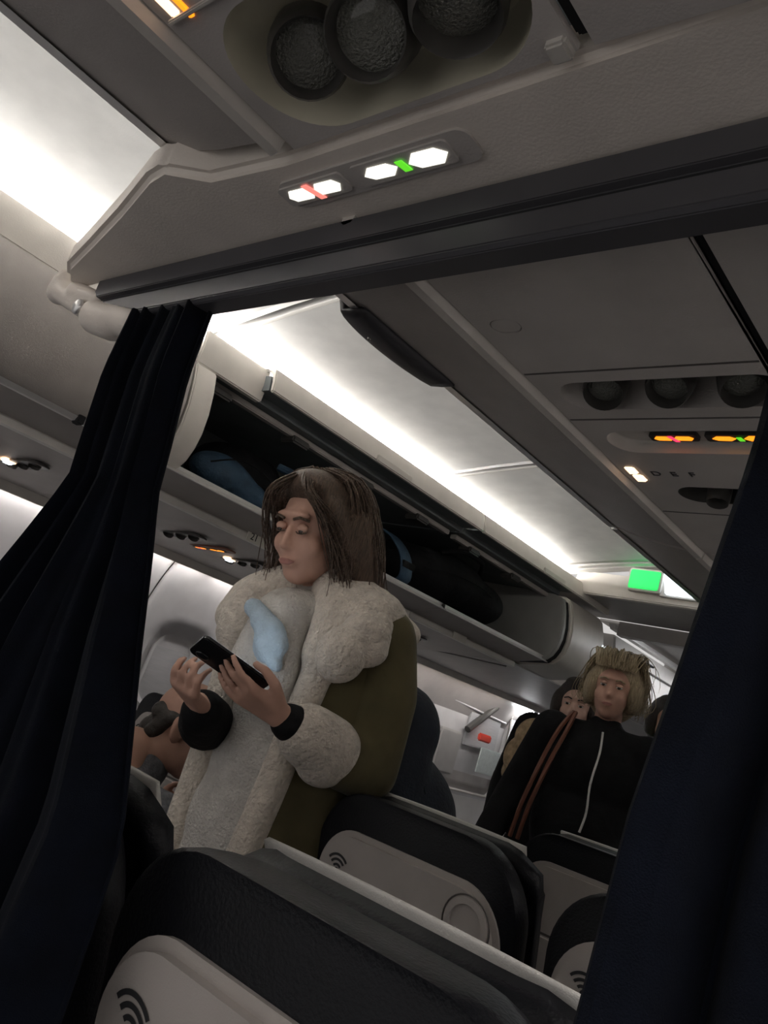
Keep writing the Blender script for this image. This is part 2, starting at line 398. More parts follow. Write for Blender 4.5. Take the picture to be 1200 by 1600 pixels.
def open_bin(label, y0, y1, door0, door1, end0=True, end1=True, doorx=0):
    s = -1; t = thing('overhead_bin', label, 'luggage bin', (0, y0, 0)); L = y1-y0
    # floor with lip, back, roof
    prism('bin_floor', [(-.63, 1.697), (-.806, 1.659), (-.82, 1.668), (-1.50, 1.672), (-1.50, 1.70), (-.66, 1.712)], .004, L-.004, 'bin_grey', t, bevel=.002)
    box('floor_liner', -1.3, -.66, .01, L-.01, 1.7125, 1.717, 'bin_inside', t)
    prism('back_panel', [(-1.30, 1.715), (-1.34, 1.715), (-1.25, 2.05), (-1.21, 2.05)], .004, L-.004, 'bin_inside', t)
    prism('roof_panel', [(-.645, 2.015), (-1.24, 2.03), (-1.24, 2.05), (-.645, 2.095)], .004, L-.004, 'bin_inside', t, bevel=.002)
    prism('door_light_stop', [(-.572, 2.036), (-.66, 2.036), (-.66, 2.09), (-.585, 2.085)], door0-y0+.004, min(door1, y1)-y0-.004, 'bin_inside', t)  # hidden piece added so cove light does not leak under the raised door
    box('hinge_rail', -.72, -.69, .02, L-.02, 1.995, 2.015, 'bin_grey', t)
    for k in range(int(L/.35)):
        box('hinge_bracket', -.745, -.675, .12+k*.35, .20+k*.35, 1.975, 2.0, 'lamp_housing', t, .006)
    bm = bmesh.new(); ext(bm, [(-.615, 1.69), (-.63, 1.6915), (-.642, 1.704), (-.63, 1.7135), (-.65, 1.714), (-.652, 1.712)], .004, L-.004)
    frombm('edge_trim', bm, 'metal_trim', t)
    prism('edge_rail', [(-.796, 1.662), (-.790, 1.656), (-.788, 1.637), (-.795, 1.633), (-.818, 1.636), (-.822, 1.656)], 0, L, 'rail_lit_cream', t)
    prof = [(x*-1, z) for x, z in NOSE]+[(-.66, 2.015), (-1.22, 2.03), (-1.30, 1.70)]
    if end0: prism('end_panel', [(-.625, 1.70)]+prof[1:], .0, .075, 'fascia_white', t, bevel=.004)
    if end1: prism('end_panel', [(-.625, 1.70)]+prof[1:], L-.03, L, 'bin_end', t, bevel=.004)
    # raised door: its curved shell tilted up, the lower edge points at the aisle
    D = [(-.545, 2.030), (-.552, 2.065), (-.566, 2.106), (-.60, 2.118), (-.66, 2.118), (-.66, 2.106), (-.606, 2.104), (-.580, 2.090), (-.568, 2.060), (-.562, 2.028)]
    d = prism('door', D, door0-y0, door1-y0, 'fascia_white', t, bevel=.004)
    box('door_handle', -.5445-.004, -.538, (door0+door1)/2-y0-.10, (door0+door1)/2-y0+.10, 2.027, 2.052, 'fascia_white', d, .004)
    return t
ob1 = open_bin('open overhead bin with raised white door holding a blue backpack', 1.175, 2.60, 1.41, 2.605, True, False)
ob2 = open_bin('open overhead bin with raised white door holding a black bag', 2.605, 3.46, 2.612, 3.80, False, True)
# fascia cover above the start of the first open bin
o = prism('fascia_cover', [(-.612, 2.004), (-.607, 2.055), (-.616, 2.108), (-.634, 2.113), (-.640, 2.004)], 1.175, 1.43, 'fascia_white', bevel=.004, seg=3)
tag(o, 'off-white fascia block at the near end of the raised bin doors', 'trim')
# rounded end of the bin row
ef = thing('bin_end_fairing', 'white rounded fairing closing the far end of the open bins', 'trim', (0, 3.48, 0))
prism('shell', [(-.81, 1.662)]+[(-x, z) for x, z in NOSE]+[(-.64, 2.03), (-1.24, 2.04), (-1.35, 1.67)], 0.04, .40, 'fascia_white', ef, bevel=.012, seg=3)
prism('dark_joint', [(-.80, 1.675)]+[(-x-.02, z) for x, z in NOSE]+[(-1.24, 2.02), (-1.33, 1.69)], -.015, .045, 'black_gap', ef)
box('status_light', -.585, -.566, .375, .43, 1.872, 1.888, 'lit_cool', ef)
# far closed bins past the fairing
fb = thing('overhead_bin', 'pale closed bin far along the aisle past the white rounded fairing', 'luggage bin', (0, 4.10, 0))
prism('body', [(-.80, 1.66), (-.64, 1.70), (-.61, 1.85), (-.64, 2.0), (-1.2, 2.0), (-1.5, 1.67)], 0, 2.4, 'panel_far', fb, bevel=.01)
box('door_line', -.618, -.607, .12, 1.0, 1.90, 1.908, 'seat_line', fb)
box('grip', -.625, -.607, .2, .5, 1.94, 1.95, 'black_gap', fb)
prism('edge_trim', [(-.625, 2.005), (-.60, 2.01), (-.60, 2.035), (-.64, 2.035)], -.1, 2.4, 'metal_trim', fb)

# ------------------------------------------------------------------ passenger service units
def eyeball(t, x, y, z, rad, aim, lit=None):
    o = bpy.data.objects.new('reading_light', None)
    d = Vector(aim).normalized(); q = d.to_track_quat('Z', 'Y'); c = Vector((x, y, z))
    bm = bmesh.new()
    prof = [(-.05, rad*.9), (-.02, rad*1.12), (.004, rad*1.15), (.02, rad*1.10), (.026, rad*1.0), (.022, rad*.93), (.008, rad*.90)]
    n = 28; rings = [[bm.verts.new(c+q @ Vector((math.cos(2*PI*i/n)*rr, math.sin(2*PI*i/n)*rr, h))) for i in range(n)] for h, rr in prof]
    for k in range(len(rings)-1):
        for i in range(n): bm.faces.new((rings[k][i], rings[k][(i+1) % n], rings[k+1][(i+1) % n], rings[k+1][i]))
    bm.faces.new(rings[0])
    h = frombm('reading_light', bm, 'lamp_housing', t)
    bm = bmesh.new(); N = 5
    rr = [[bm.verts.new(c+q @ Vector((math.cos(2*PI*i/n)*rad*.91*k/N, math.sin(2*PI*i/n)*rad*.91*k/N, .008+.006*(1-(k/N)**2)))) for i in range(n)] for k in range(1, N+1)]
    ce = bm.verts.new(c+q @ Vector((0, 0, .014)))
    for i in range(n): bm.faces.new((ce, rr[0][i], rr[0][(i+1) % n]))
    for k in range(N-1):
        for i in range(n): bm.faces.new((rr[k][i], rr[k][(i+1) % n], rr[k+1][(i+1) % n], rr[k+1][i]))
    frombm('lens', bm, 'lamp_lens' if not lit else lit, h)
    return h
def hexa(cx, cy, hw, hh, cut=.35):
    return [(cx-hw, cy), (cx-hw*(1-cut), cy-hh), (cx+hw*(1-cut), cy-hh*.9), (cx+hw, cy), (cx+hw*(1-cut), cy+hh), (cx-hw*(1-cut), cy+hh*.85)]
def signs(t, x, y, z, sx, lit, slash, buckle, name='sign', k=1.0, flip=1):
    """no smoking sign (bar with a slash), then seat belt sign (two halves with a buckle)"""
    a = prism('no_smoking_sign', rrect(.105*k, .030*k, .006*k, 4, x, y), z-.0012, z+.004, 'psu_grey' if k > .7 and x > 0 else 'mark_black', t, 'xy')
    b = prism('seat_belt_sign', rrect(.135*k, .032*k, .006*k, 4, x+sx*.136*k, y), z-.0012, z+.004, 'psu_grey' if k > .7 and x > 0 else 'mark_black', t, 'xy')
    for c, w in ((-.022, .021), (.022, .021)):
        prism('pictogram', hexa(x+c*k, y, w*k, .0095*k), z-.0022, z-.001, lit, a, 'xy')
    bm = bmesh.new(); ext(bm, [(x-.010*k, y-.013*k), (x-.001*k, y-.013*k), (x+.010*k, y+.013*k), (x+.001*k, y+.013*k)], z-.0030, z-.0021, 'xy')
    frombm('slash', bm, slash, a)
    for c, w, hh in ((-.030, .024, .0095), (.036, .026, .0115)):
        prism('pictogram', hexa(x+sx*(.136+sx*c)*k, y, w*k, hh*k, .45), z-.0022, z-.001, lit, b, 'xy')
    bm = bmesh.new(); X = x+sx*.136*k+.002*k; ext(bm, [(X-.006*k, y-.008*k), (X+.004*k, y-.008*k), (X+.008*k, y+.008*k), (X-.002*k, y+.008*k)], z-.0030, z-.0021, 'xy')
    frombm('buckle', bm, buckle, b)
PZ = 1.657
# near right unit
t = thing('service_unit', 'grey service panel with three big dark reading lights in an oval recess tinted tan for reflected light', 'service panel', (0, 0, 0))
ov = oval(.970, .282, .130, .062, 12)
plate('panel', [(.824, -.7), (1.106, -.7), (1.106, .350), (.824, .350)], [ov], PZ, .006, 'psu_grey', t)
bowl('light_recess', ov, PZ, .045, 'recess_lit_tan', t, .9, .970, .282)
eyeball(t, .897, .287, PZ+.022, .029, (.55, -.25, -.75)); eyeball(t, .966, .290, PZ+.018, .030, (.35, -.45, -.82)); eyeball(t, 1.042, .291, PZ+.018, .030, (.25, .05, -1))
box('call_button', .836, .846, .172, .205, PZ-.002, PZ+.002, 'lit_warm', t, .001)
box('call_button', .850, .856, .185, .212, PZ-.002, PZ+.002, 'lit_orange', t, .001)
box('panel_step', .83, 1.10, .205, .209, PZ-.004, PZ, 'psu_edge', t, .001)
prism('outer_panel', [(1.118, PZ), (1.62, PZ-.04), (1.62, PZ-.03), (1.118, PZ+.008)], -.7, .35, 'psu_grey', t)
box('slot', 1.104, 1.120, -.7, .348, PZ+.008, PZ+.02, 'black_gap', t)
box('stop_block', 1.088, 1.104, .335, .352, PZ-.006, PZ+.002, 'psu_edge', t, .002)
# far right unit
t = thing('service_unit', 'grey service panel with orange lit signs and seat letters D E F', 'service panel', (0, 0, 0))
H1, H2, H3 = oval(.985, .824, .138, .036, 12), oval(.985, .956, .135, .034, 12), oval(1.0, 1.138, .118, .030, 12)
plate('panel', [(.824, .458), (1.106, .458), (1.106, 1.42), (.824, 1.42)], [H1, H2, H3, oval(.863, .655, .019, .014, 8)], PZ, .006, 'psu_grey', t)
prism('latch_button', oval(.863, .655, .0178, .0128, 8), PZ+.0005, PZ+.005, 'psu_grey', t, 'xy')
bowl('light_recess', H1, PZ, .040, 'psu_grey', t, .92, .985, .824)
bowl('sign_recess', H2, PZ, .018, 'psu_edge', t, .96, .985, .956)
bowl('vent_recess', H3, PZ, .030, 'lamp_housing', t, .92, 1.0, 1.138)
for xx, aim in ((.902, (.2, -.4, -.8)), (.985, (.1, -.5, -.8)), (1.065, (.3, -.3, -.9))): eyeball(t, xx, .826, PZ+.020, .024, aim)
signs(t, .936, .966, PZ+.012, 1, 'lit_orange', 'lit_magenta', 'lit_green', k=.62)
for xx in (.94, 1.0, 1.06): eyeball(t, xx, 1.140, PZ+.012, .015, (.1, -.2, -1), 'lamp_housing')
box('call_button', .835, .850, 1.040, 1.062, PZ-.003, PZ+.002, 'lit_warm', t, .002); box('call_button', .836, .852, 1.068, 1.090, PZ-.003, PZ+.002, 'lit_warm', t, .002)
for k, ch in enumerate('DEF'):
    text('seat_letter', ch, .021, 'mark_black', t, Matrix.Translation((.876+k*.0265, 1.062, PZ-.0004)) @ Matrix.Rotation(PI, 4, 'Y') @ Matrix.Rotation(PI, 4, 'Z'), .0004)
for yy in (.76, .885, 1.215): box('panel_seam', .826, 1.104, yy, yy+.003, PZ-.0006, PZ+.001, 'seat_line', t, 0)
prism('outer_panel', [(1.118, PZ), (1.62, PZ-.04), (1.62, PZ-.03), (1.118, PZ+.008)], .458, 1.42, 'psu_grey', t)
box('slot', 1.104, 1.120, .458, 1.42, PZ+.008, PZ+.02, 'black_gap', t)
t = thing('service_unit', 'plain grey service panel under the bins past the letters D E F', 'service panel', (0, 0, 0))
prism('panel', [(.824, PZ), (1.62, PZ-.04), (1.62, PZ-.03), (.824, PZ+.008)], 1.425, 3.42, 'psu_grey', t)
for yy in (1.75, 2.4, 3.0): box('panel_seam', .83, 1.5, yy, yy+.003, PZ-.03, PZ-.02, 'seat_line', t, 0)

# left units (across the aisle)
def lz(x): return 1.655-.046*((-x-.82)/.76)
def left_unit(y0, y1, ys, label, lamp='lit_warm'):
    t = thing('service_unit', label, 'service panel', (0, 0, 0))
    prism('panel', [(-.822, 1.655), (-1.58, 1.609), (-1.58, 1.617), (-.822, 1.663)], y0, y1, 'psu_grey', t)
    z = lz(-1.18)
    for dy, hw, hh, nm, m in ((-.145, .13, .036, 'light_recess', 'lamp_housing'), (0, .13, .03, 'sign_recess', 'strap_brown'), (.16, .13, .036, 'vent_recess', 'lamp_housing')):
        prism(nm, oval(-1.20, ys+dy, hw, hh), z-.008, z-.001, m, t, 'xy', .002)
    for k in (-.08, 0, .08): eyeball(t, -1.2+k, ys-.145, z+.010, .020, (.3, -.4, -.8)); eyeball(t, -1.2+k, ys+.16, z+.010, .018, (.2, -.2, -1))
    signs(t, -1.27, ys, z-.009, 1, 'lit_orange', 'lit_magenta', 'lit_orange', k=.75)
    box('call_light', -1.262, -1.232, ys+.115, ys+.145, z-.018, z-.004, 'lit_cool', t, .004)
    box('call_light', -1.268, -1.226, ys+.108, ys+.152, z-.012, z-.003, lamp, t, .004)
    box('panel_seam', -1.57, -.83, y1-.004, y1-.001, 1.628, 1.634, 'seat_line', t, 0)
    return t
left_unit(-.6, .42, .0, 'service panel across the aisle beside the reading lamp aft of the curtain')
left_unit(.424, 1.33, .925, 'service panel across the aisle under the closed bin left of the hanging curtain')
left_unit(1.334, 2.30, 1.865, 'service panel across the aisle with small orange signs beside the row tag 21')
left_unit(2.304, 3.46, 2.94, 'service panel across the aisle near the exit door')
t = prism('service_unit', [(-.822, 1.655), (-1.58, 1.609), (-1.58, 1.617), (-.822, 1.663)], 3.464, 6.9, 'panel_far')
tag(t, 'plain grey overhead panel running past the exit door', 'service panel')
# row tags on the edge of the left bins
for yy, s, lb in ((1.735, '21', 'small cream row tag reading 21 under the first open bin'), (2.97, '', 'small cream row tag under the bin with the black bag')):
    t = thing('row_tag', lb, 'sign', (-.80, yy, 1.652))
    prism('plate', rrect(.105, .036, .004, 3, 0, 0), .0125, .016, 'tag_cream', t, 'yz', .0008)
    if s:
        text('number', s, .034, 'mark_black', t, Matrix(((0, 0, 1, .0164), (1, 0, 0, -.022), (0, 1, 0, 0), (0, 0, 0, 1))), .0004)

# sidewall fairing line under the left panels with its light
t = thing('sidewall_light', 'thin bright light strip along the top of the window wall', 'light', (0, 1.4, 0))
prism('fairing', [(-1.573, 1.612), (-1.575, 1.574), (-1.583, 1.574), (-1.586, 1.5835), (-1.60, 1.5835), (-1.60, 1.612)], -2.0, 3.9, 'fascia_white', t, bevel=.002)
for k in range(8):
    bm = bmesh.new(); a = -1.9+k*.68
    bm.faces.new([bm.verts.new(p) for p in ((-1.598, a, 1.5825), (-1.588, a, 1.5825), (-1.588, a+.64, 1.5825), (-1.598, a+.64, 1.5825))]); frombm('diffuser', bm, 'side_lamp', t)

t = thing('sidewall_light', 'unseen thin light strip added along the top of the window wall beside the drawn curtain', 'light', (0, 1.0, 0))  # out of view, added to brighten the panels, header and seat backs
prism('fairing', [(1.573, 1.612), (1.575, 1.574), (1.583, 1.574), (1.586, 1.5835), (1.60, 1.5835), (1.60, 1.612)], -2.0, 1.5, 'fascia_white', t, bevel=.002)
for k in range(5):
    bm = bmesh.new(); a = -1.95+k*.68
    bm.faces.new([bm.verts.new(p) for p in ((1.598, a, 1.5825), (1.588, a, 1.5825), (1.588, a+.64, 1.5825), (1.598, a+.64, 1.5825))]); frombm('diffuser', bm, 'side_fill_right', t)

# ------------------------------------------------------------------ curtain header
hd = thing('curtain_header', 'taupe curtain header with dark rail and lit white signs', 'curtain rail', (0, 0, 0))
out = [(.262, .425), (.30, .404), (.40, .380), (.52, .350), (.62, .322), (.655, .318), (.70, .345), (.80, .354), (1.70, .354), (1.70, .455), (.262, .455)]
prism('header_plate', out, PZ-.002, PZ+.040, 'header_taupe', hd, 'xy', bevel=.008, seg=3)
sl = prism('sign_plate', rrect(.225, .036, .012, 6, .882, .395), PZ-.0045, PZ-.001, 'psu_grey', hd, 'xy')
signs(hd, .810, .394, PZ-.0055, 1, 'lit_white', 'lit_red', 'lit_green', k=.80)
R = [(.440, 1.652), (.440, 1.626), (.448, 1.624), (.448, 1.617), (.440, 1.615), (.441, 1.592), (.446, 1.588), (.470, 1.588), (.470, 1.652)]
prism('rail', R, .335, 1.70, 'rail_dark', hd, 'yz', bevel=.001)
prism('rail_groove', [(.4475, 1.6245), (.4475, 1.6165), (.449, 1.6165), (.449, 1.6245)], .335, 1.70, 'black_gap', hd, 'yz')
blob('end_bracket', [cap((.215, .445, 1.672), (.205, .447, 1.655), .017, .019), cap((.215, .447, 1.655), (.30, .45, 1.618), .018, .014), cap((.27, .445, 1.645), (.335, .45, 1.625), .016, .014)], 'header_taupe', hd, .004, 4)
blob('end_cap', [cap((.335, .452, 1.607), (.455, .452, 1.578), .020, .020), cap((.34, .452, 1.60), (.40, .452, 1.586), .022, .024)], 'header_taupe', hd, .005, 5)
b = blob('bracket_screw', [ell((.318, .434, 1.610), (.012, .006, .012))], 'metal_trim', hd, .003, 2)

# ------------------------------------------------------------------ curtains
def curtain(name, label, levels, folds, amp, yb, seedv):
    rnd = random.Random(seedv); nx = 90; ph = [rnd.uniform(0, 6.28) for _ in range(4)]
    rows = []; nz = 60; zt, zb = levels[0][0], levels[-1][0]
    def lv(z):
        for a, b in zip(levels, levels[1:]):
            if b[0] <= z <= a[0]+1e-9:
                k = (a[0]-z)/(a[0]-b[0]); k = k*k*(3-2*k) if False else k
                return [a[i]+(b[i]-a[i])*k for i in range(1, len(a))]
        return levels[-1][1:]
    for i in range(nz+1):
        z = zt+(zb-zt)*i/nz; x0, x1, am, dy = lv(z); row = []
        for j in range(nx+1):
            q = j/nx; w = math.sin(q*folds*2*PI+ph[0]+.5*math.sin(z*3+ph[1]))+.35*math.sin(q*folds*4.3*PI+ph[2]+z*2)
            row.append((x0+(x1-x0)*q+.004*math.sin(z*7+q*20), yb+dy+am*w, z))
        rows.append(row)
    bm = bmesh.new(); sheet(bm, rows)
    t = thing(name, label, 'curtain', ((levels[0][1]+levels[0][2])/2, yb, 0))
    bmesh.ops.translate(bm, verts=bm.verts, vec=(-t.location.x, -t.location.y, 0))
    c = frombm('cloth', bm, 'curtain_navy', t); solid(c, .003)
    bm = bmesh.new(); sheet(bm, [[(p[0]-t.location.x, p[1]-t.location.y-.003, p[2]) for p in row] for row in rows[-3:]]); h = frombm('hem', bm, 'curtain_navy', t); solid(h, .003)
    return t
curtain('curtain', 'dark navy curtain gathered beside the aisle, pinched in the middle and flaring below',
        [(1.592, .452, .596, .012, .022), (1.50, .472, .612, .014, .012), (1.41, .512, .650, .014, .0), (1.355, .540, .672, .014, -.008), (1.29, .506, .706, .016, -.012), (1.20, .446, .745, .018, -.016), (1.06, .36, .812, .020, -.02), (.90, .28, .816, .022, -.024), (.5, .22, .83, .024, -.03), (.04, .20, .84, .024, -.03)], 5, .02, .432, 3)
curtain('curtain', 'dark navy curtain drawn across the window seat side',
        [(1.592, 1.247, 1.62, .014, .022), (1.4, 1.243, 1.66, .018, .0), (1.2, 1.216, 1.68, .02, -.01), (1.10, 1.212, 1.69, .02, -.015), (.5, 1.20, 1.66, .024, -.02), (.04, 1.19, 1.62, .024, -.02)], 7, .02, .430, 9)

# ------------------------------------------------------------------ seats
def seat_proto():
    t = thing('seat', 'x', 'seat', (0, 0, 0), group='cabin seats')
    tilt = lambda z: (1.0-z)*.20
    def slab(name, poly, off0, off1, m, par, bevel=.006, seg=3):
        bm = bmesh.new(); ext(bm, poly, off0, off1)
        for v in bm.verts: v.co.y += tilt(v.co.z)
        return frombm(name, bm, m, par, True, bevel, seg)
    def outline(w, z0, z1, rad, taper=.03, n=10):
        p = []
        for x, z in rrect(w, z1-z0, rad, n, 0, (z0+z1)/2):
            k = (z-z0)/(z1-z0); arch = .010*(1-(2*x/w)**2) if z > z1-rad*1.2 else 0
            p.append((x*(1-taper*(k if k > .6 else .6)), z+arch))
        return p
    sh = slab('back_shell', outline(.435, .48, .995, .085), 0, .03, 'seat_shell', t, .012, 4)
    # leather cushion wrapping over the shell
    bm = bmesh.new(); rings = []
    N = 14
    for k, (yo, sc) in enumerate(((.018, .96), (.022, 1.0), (.04, 1.02), (.065, 1.0), (.08, .95), (.085, .85))):
        o = outline(.485*sc, .44, 1.0+.064*(.75+.25*sc), .11, .06, 10)
        rings.append([bm.verts.new((x, yo+tilt(z)-(.02 if z > .9 else 0)*0, z)) for x, z in o])
    for a, b in zip(rings, rings[1:]):
        for i in range(len(a)): bm.faces.new((a[i], a[(i+1) % len(a)], b[(i+1) % len(a)], b[i]))
    bm.faces.new(rings[0]); bm.faces.new(rings[-1])
    frombm('back_cushion', bm, 'leather_navy', t)
    # winged headrest
    bm = bmesh.new(); rows = []
    for i in range(9):
        z = .80+.262*i/8; row = []
        th = .030*math.sin(PI*(.12+.88*i/8))**.5 if i < 8 else .006
        for j in range(21):
            q = j/10-1; xx = q*.215*(1-.03*i/8); wing = .05*max(0, abs(q)-.55)/.45
            row.append((xx, .072+tilt(z)+th*(1-.35*q**4)+wing*.6, z-(.03*max(0, abs(q)-.75)/.25 if i > 6 else 0)))
        rows.append(row)
    sheet(bm, rows); h = frombm('headrest', bm, 'leather_navy', t); solid(h, .03, 1)
    # cream cover over the front of the headrest
    bm = bmesh.new(); rows = []
    for i in range(7):
        z = .90+.176*i/6; row = []
        for j in range(17):
            q = (j/8-1)*.80; row.append((q*.21, .138+tilt(z)-(.010 if i == 6 else 0), z+.004*(1-q*q)))
        rows.append(row)
    sheet(bm, rows); c = frombm('headrest_cover', bm, 'cover_cream', t); solid(c, .006)
    # tray table recess line and latch
    tr = slab('tray_table', rrect(.355, .25, .03, 6, 0, .705), -.010, .004, 'seat_shell', t, .005, 3)
    slab('tray_gap', rrect(.367, .262, .034, 6, 0, .705), -.003, .003, 'seat_line', t, 0)
    slab('tray_latch', rrect(.03, .05, .008, 4, 0, .848), -.016, 0, 'seat_shell', tr, .003)
    # seat pan, armrests, leg frame
    prism('seat_cushion', [(.20, .30), (.66, .33), (.69, .40), (.66, .46), (.22, .44)], -.212, .212, 'leather_navy', t, 'yz', bevel=.03, seg=3)
    for s in (-1, 1):
        prism('armrest', [(.17, .60), (.20, .645), (.55, .665), (.58, .645), (.57, .62), (.2, .60)], s*.238-.018, s*.238+.018, 'leather_navy', t, 'yz', bevel=.012, seg=3)
        prism('leg', [(.24, 0), (.29, 0), (.34, .30), (.29, .30)], s*.18-.02, s*.18+.02, 'metal_trim', t, 'yz', bevel=.003)
    box('literature_pocket', -.19, .19, .092, .11, .44, .54, 'leather_navy', t, .006)
    # wi-fi mark
    bm = bmesh.new(); cx, cz = -.152, .922
    for rad in (.011, .020, .029):
        n = 12; A = [(math.radians(40+100*i/n)) for i in range(n+1)]
        for i in range(n):
            q = [(cx+math.cos(a)*rr, cz+math.sin(a)*rr) for a, rr in ((A[i], rad-.0022), (A[i+1], rad-.0022), (A[i+1], rad+.0022), (A[i], rad+.0022))]
            bm.faces.new([bm.verts.new((x, -.0012+tilt(z), z)) for x, z in q])
    bm.faces.new([bm.verts.new((x, -.0012+tilt(z), z)) for x, z in circ(cx, cz+.002, .0042, 12)])
    for (x0, x1, z0, z1) in ((-.004, .002, -.018, -.006), (-.009, .009, -.027, -.022)):
        bm.faces.new([bm.verts.new((cx+x, -.0012+tilt(cz+z), cz+z)) for x, z in ((x0, z0), (x1, z0), (x1, z1), (x0, z1))])
    w = frombm('wifi_mark', bm, 'mark_black', t, False); solid(w, .0006)
    # round coat hook dial
    bm = bmesh.new(); n = 32; cx, cz = .150, .936
    for k, (rr, dd) in enumerate(((.046, .002), (.044, -.003), (.033, -.004), (.029, .010), (.012, .016))):
        ring = [bm.verts.new((cx+rr*math.cos(2*PI*i/n), dd+tilt(cz+rr*math.sin(2*PI*i/n)), cz+rr*math.sin(2*PI*i/n))) for i in range(n)]
        if k:
            for i in range(n): bm.faces.new((pr[i], pr[(i+1) % n], ring[(i+1) % n], ring[i]))
        pr = ring
    bm.faces.new(pr); hdl = frombm('hook_dial', bm, 'seat_shell', t)
    bm = bmesh.new(); A = [(cx+.048*math.cos(2*PI*i/n), .0008, cz+.048*math.sin(2*PI*i/n)) for i in range(n+1)]
    addtube(bm, [(x, -.0008+tilt(z), z) for x, y, z in A], .0014, 6, False); frombm('dial_gap', bm, 'seat_line', hdl)
    return t
ROWS = [.475, 1.285, 2.06]
XS = {'D': .465, 'E': .985, 'F': 1.505, 'C': -.465, 'B': -.985, 'A': -1.505}
pr0 = seat_proto()
pr0.location = (XS['E'], ROWS[0], 0); pr0['label'] = 'grey-backed navy seat between the two curtains, cream headrest cover showing'
for ch in list(pr0.children):
    if ch.name.startswith('hook_dial'): hook = ch
def seat(x, y, label, hk=False): return dup(pr0, (x, y, 0), None, label, () if hk else ('hook_dial',))
seat(XS['D'], ROWS[0], 'navy seat hidden behind the flaring curtain by the aisle')
seat(XS['D'], ROWS[1], 'grey-backed navy aisle seat with round hook dial beside the person in the olive coat', True)
seat(XS['E'], ROWS[1], 'grey-backed navy middle seat beside the curtain edge, one row past the curtain')
seat(XS['D'], ROWS[2], 'grey-backed navy aisle seat right before the blonde person in black')
seat(XS['E'], ROWS[2], 'grey-backed navy middle seat two rows past the curtain')
for k, yy in enumerate((.98, 1.78)):
    for q, w in (('C', 'aisle'), ('B', 'middle')):
        seat(XS[q], yy, 'navy %s seat across the aisle, %s' % (w, ('in the row of the balding passenger', 'one row ahead of the balding passenger', 'in the row before the exit door')[k]))
for q in list(hook.children): bpy.data.objects.remove(q)
bpy.data.objects.remove(hook)

# ------------------------------------------------------------------ exit door on the left
dr = sempty('door_1', (-1.74, 4.50, 0))
box('door_surround', -.05, -.02, -.72, .76, 0, 1.68, 'wall_plastic', dr, .01)
plate('door_frame', rrect(1.30, 1.62, .12, 8, .0, .82), [rrect(1.16, .64, .10, 8, 0, 1.26)], -.018, .03, 'wall_plastic', dr, 'yz')
bm = bmesh.new(); g = []
for i in range(13):
    z = .95+.62*i/12; g.append([(-.012-.0-.02*math.sin(PI*i/12), yy, z) for yy in [-.57+1.14*j/10 for j in range(11)]])
sheet(bm, g); o = frombm('door_leaf', bm, 'door_grey', dr); solid(o, .004)
tube('door_ridge', [(-.005, -.55, 1.50), (.0, -.2, 1.475), (.0, .2, 1.455), (-.005, .55, 1.44)], .008, 'wall_plastic', o)
tube('frame_bead', [(.014, a, b) for a, b in rrect(1.16, .64, .10, 8, 0, 1.26)+[rrect(1.16, .64, .10, 8, 0, 1.26)[0]]], .008, 'fascia_white', dr)
box('door_window', -.02, -.006, .12, .50, 1.22, 1.52, 'shade_grey', o, .004)
tube('gas_strut', [(.012, .10, 1.32), (.012, .36, 1.52)], .024, 'lamp_housing', dr)
box('slide_cover', -.005, .05, -.22, .02, 1.02, 1.29, 'panel_far', dr, .012)
box('slide_cover_edge', -.004, .04, -.30, -.225, 1.0, 1.30, 'seat_line', dr, .012)
box('handle_flag', .03, .055, .20, .34, 1.275, 1.325, 'red_tag', dr, .008)
box('placard', .04, .048, .26, .56, 1.08, 1.24, 'paper', dr, .003)
box('lower_panel', -.005, .02, -.60, .60, .1, .92, 'panel_far', dr, .01)
al = tag(box('assist_lamp', -1.69, -1.64, 5.05, 5.22, 1.53, 1.59, 'lamp_far', None, .015, 3), 'small white lamp on the corner of the exit door surround', 'light')
# galley partition past the door
pt = tag(box('partition', -1.72, -.62, 6.6, 6.66, 0, 2.05, 'panel_far'), 'pale partition wall far along the aisle', 'partition')
pt2 = tag(box('partition', .45, 1.7, 4.3, 4.36, 0, 2.05, 'panel_far'), 'pale partition wall beside the aisle behind the blonde passenger', 'partition')

# exit sign
ex = thing('exit_sign', 'green lit exit sign hanging from the ceiling panel', 'sign', (-.245, 3.47, 2.145))
prism('housing', rrect(.16, .105, .012, 4, 0, 0), -.01, .028, 'fascia_white', ex, 'xz', .003)
prism('lit_face', rrect(.142, .088, .010, 4, 0, 0), -.0125, -.0095, 'exit_green', ex, 'xz')
sc = thing('ceiling_lamp', 'cool white wedge lamp beside the green exit sign', 'light', (-.08, 3.46, 2.145))
prism('lens', [(-.085, .045), (.02, -.02), (.11, -.05), (-.06, -.05)], 0, .02, 'lit_cool', sc, 'xz', .003)
box('mount', -.09, .10, .018, .038, -.06, .05, 'fascia_white', sc)
for (xx, yy) in ((-.22, 4.62), (-.22, 5.4)):
    l = thing('ceiling_lamp', 'flat square lamp in the far ceiling past the exit sign' if yy < 5 else 'farthest flat square lamp in the ceiling past the exit sign', 'light', (xx, yy, 2.05))
    box('frame', -.13, .13, -.17, .17, -.004, .009, 'fascia_white', l); box('diffuser', -.11, .11, -.15, .15, -.008, -.003, 'lamp_far', l)

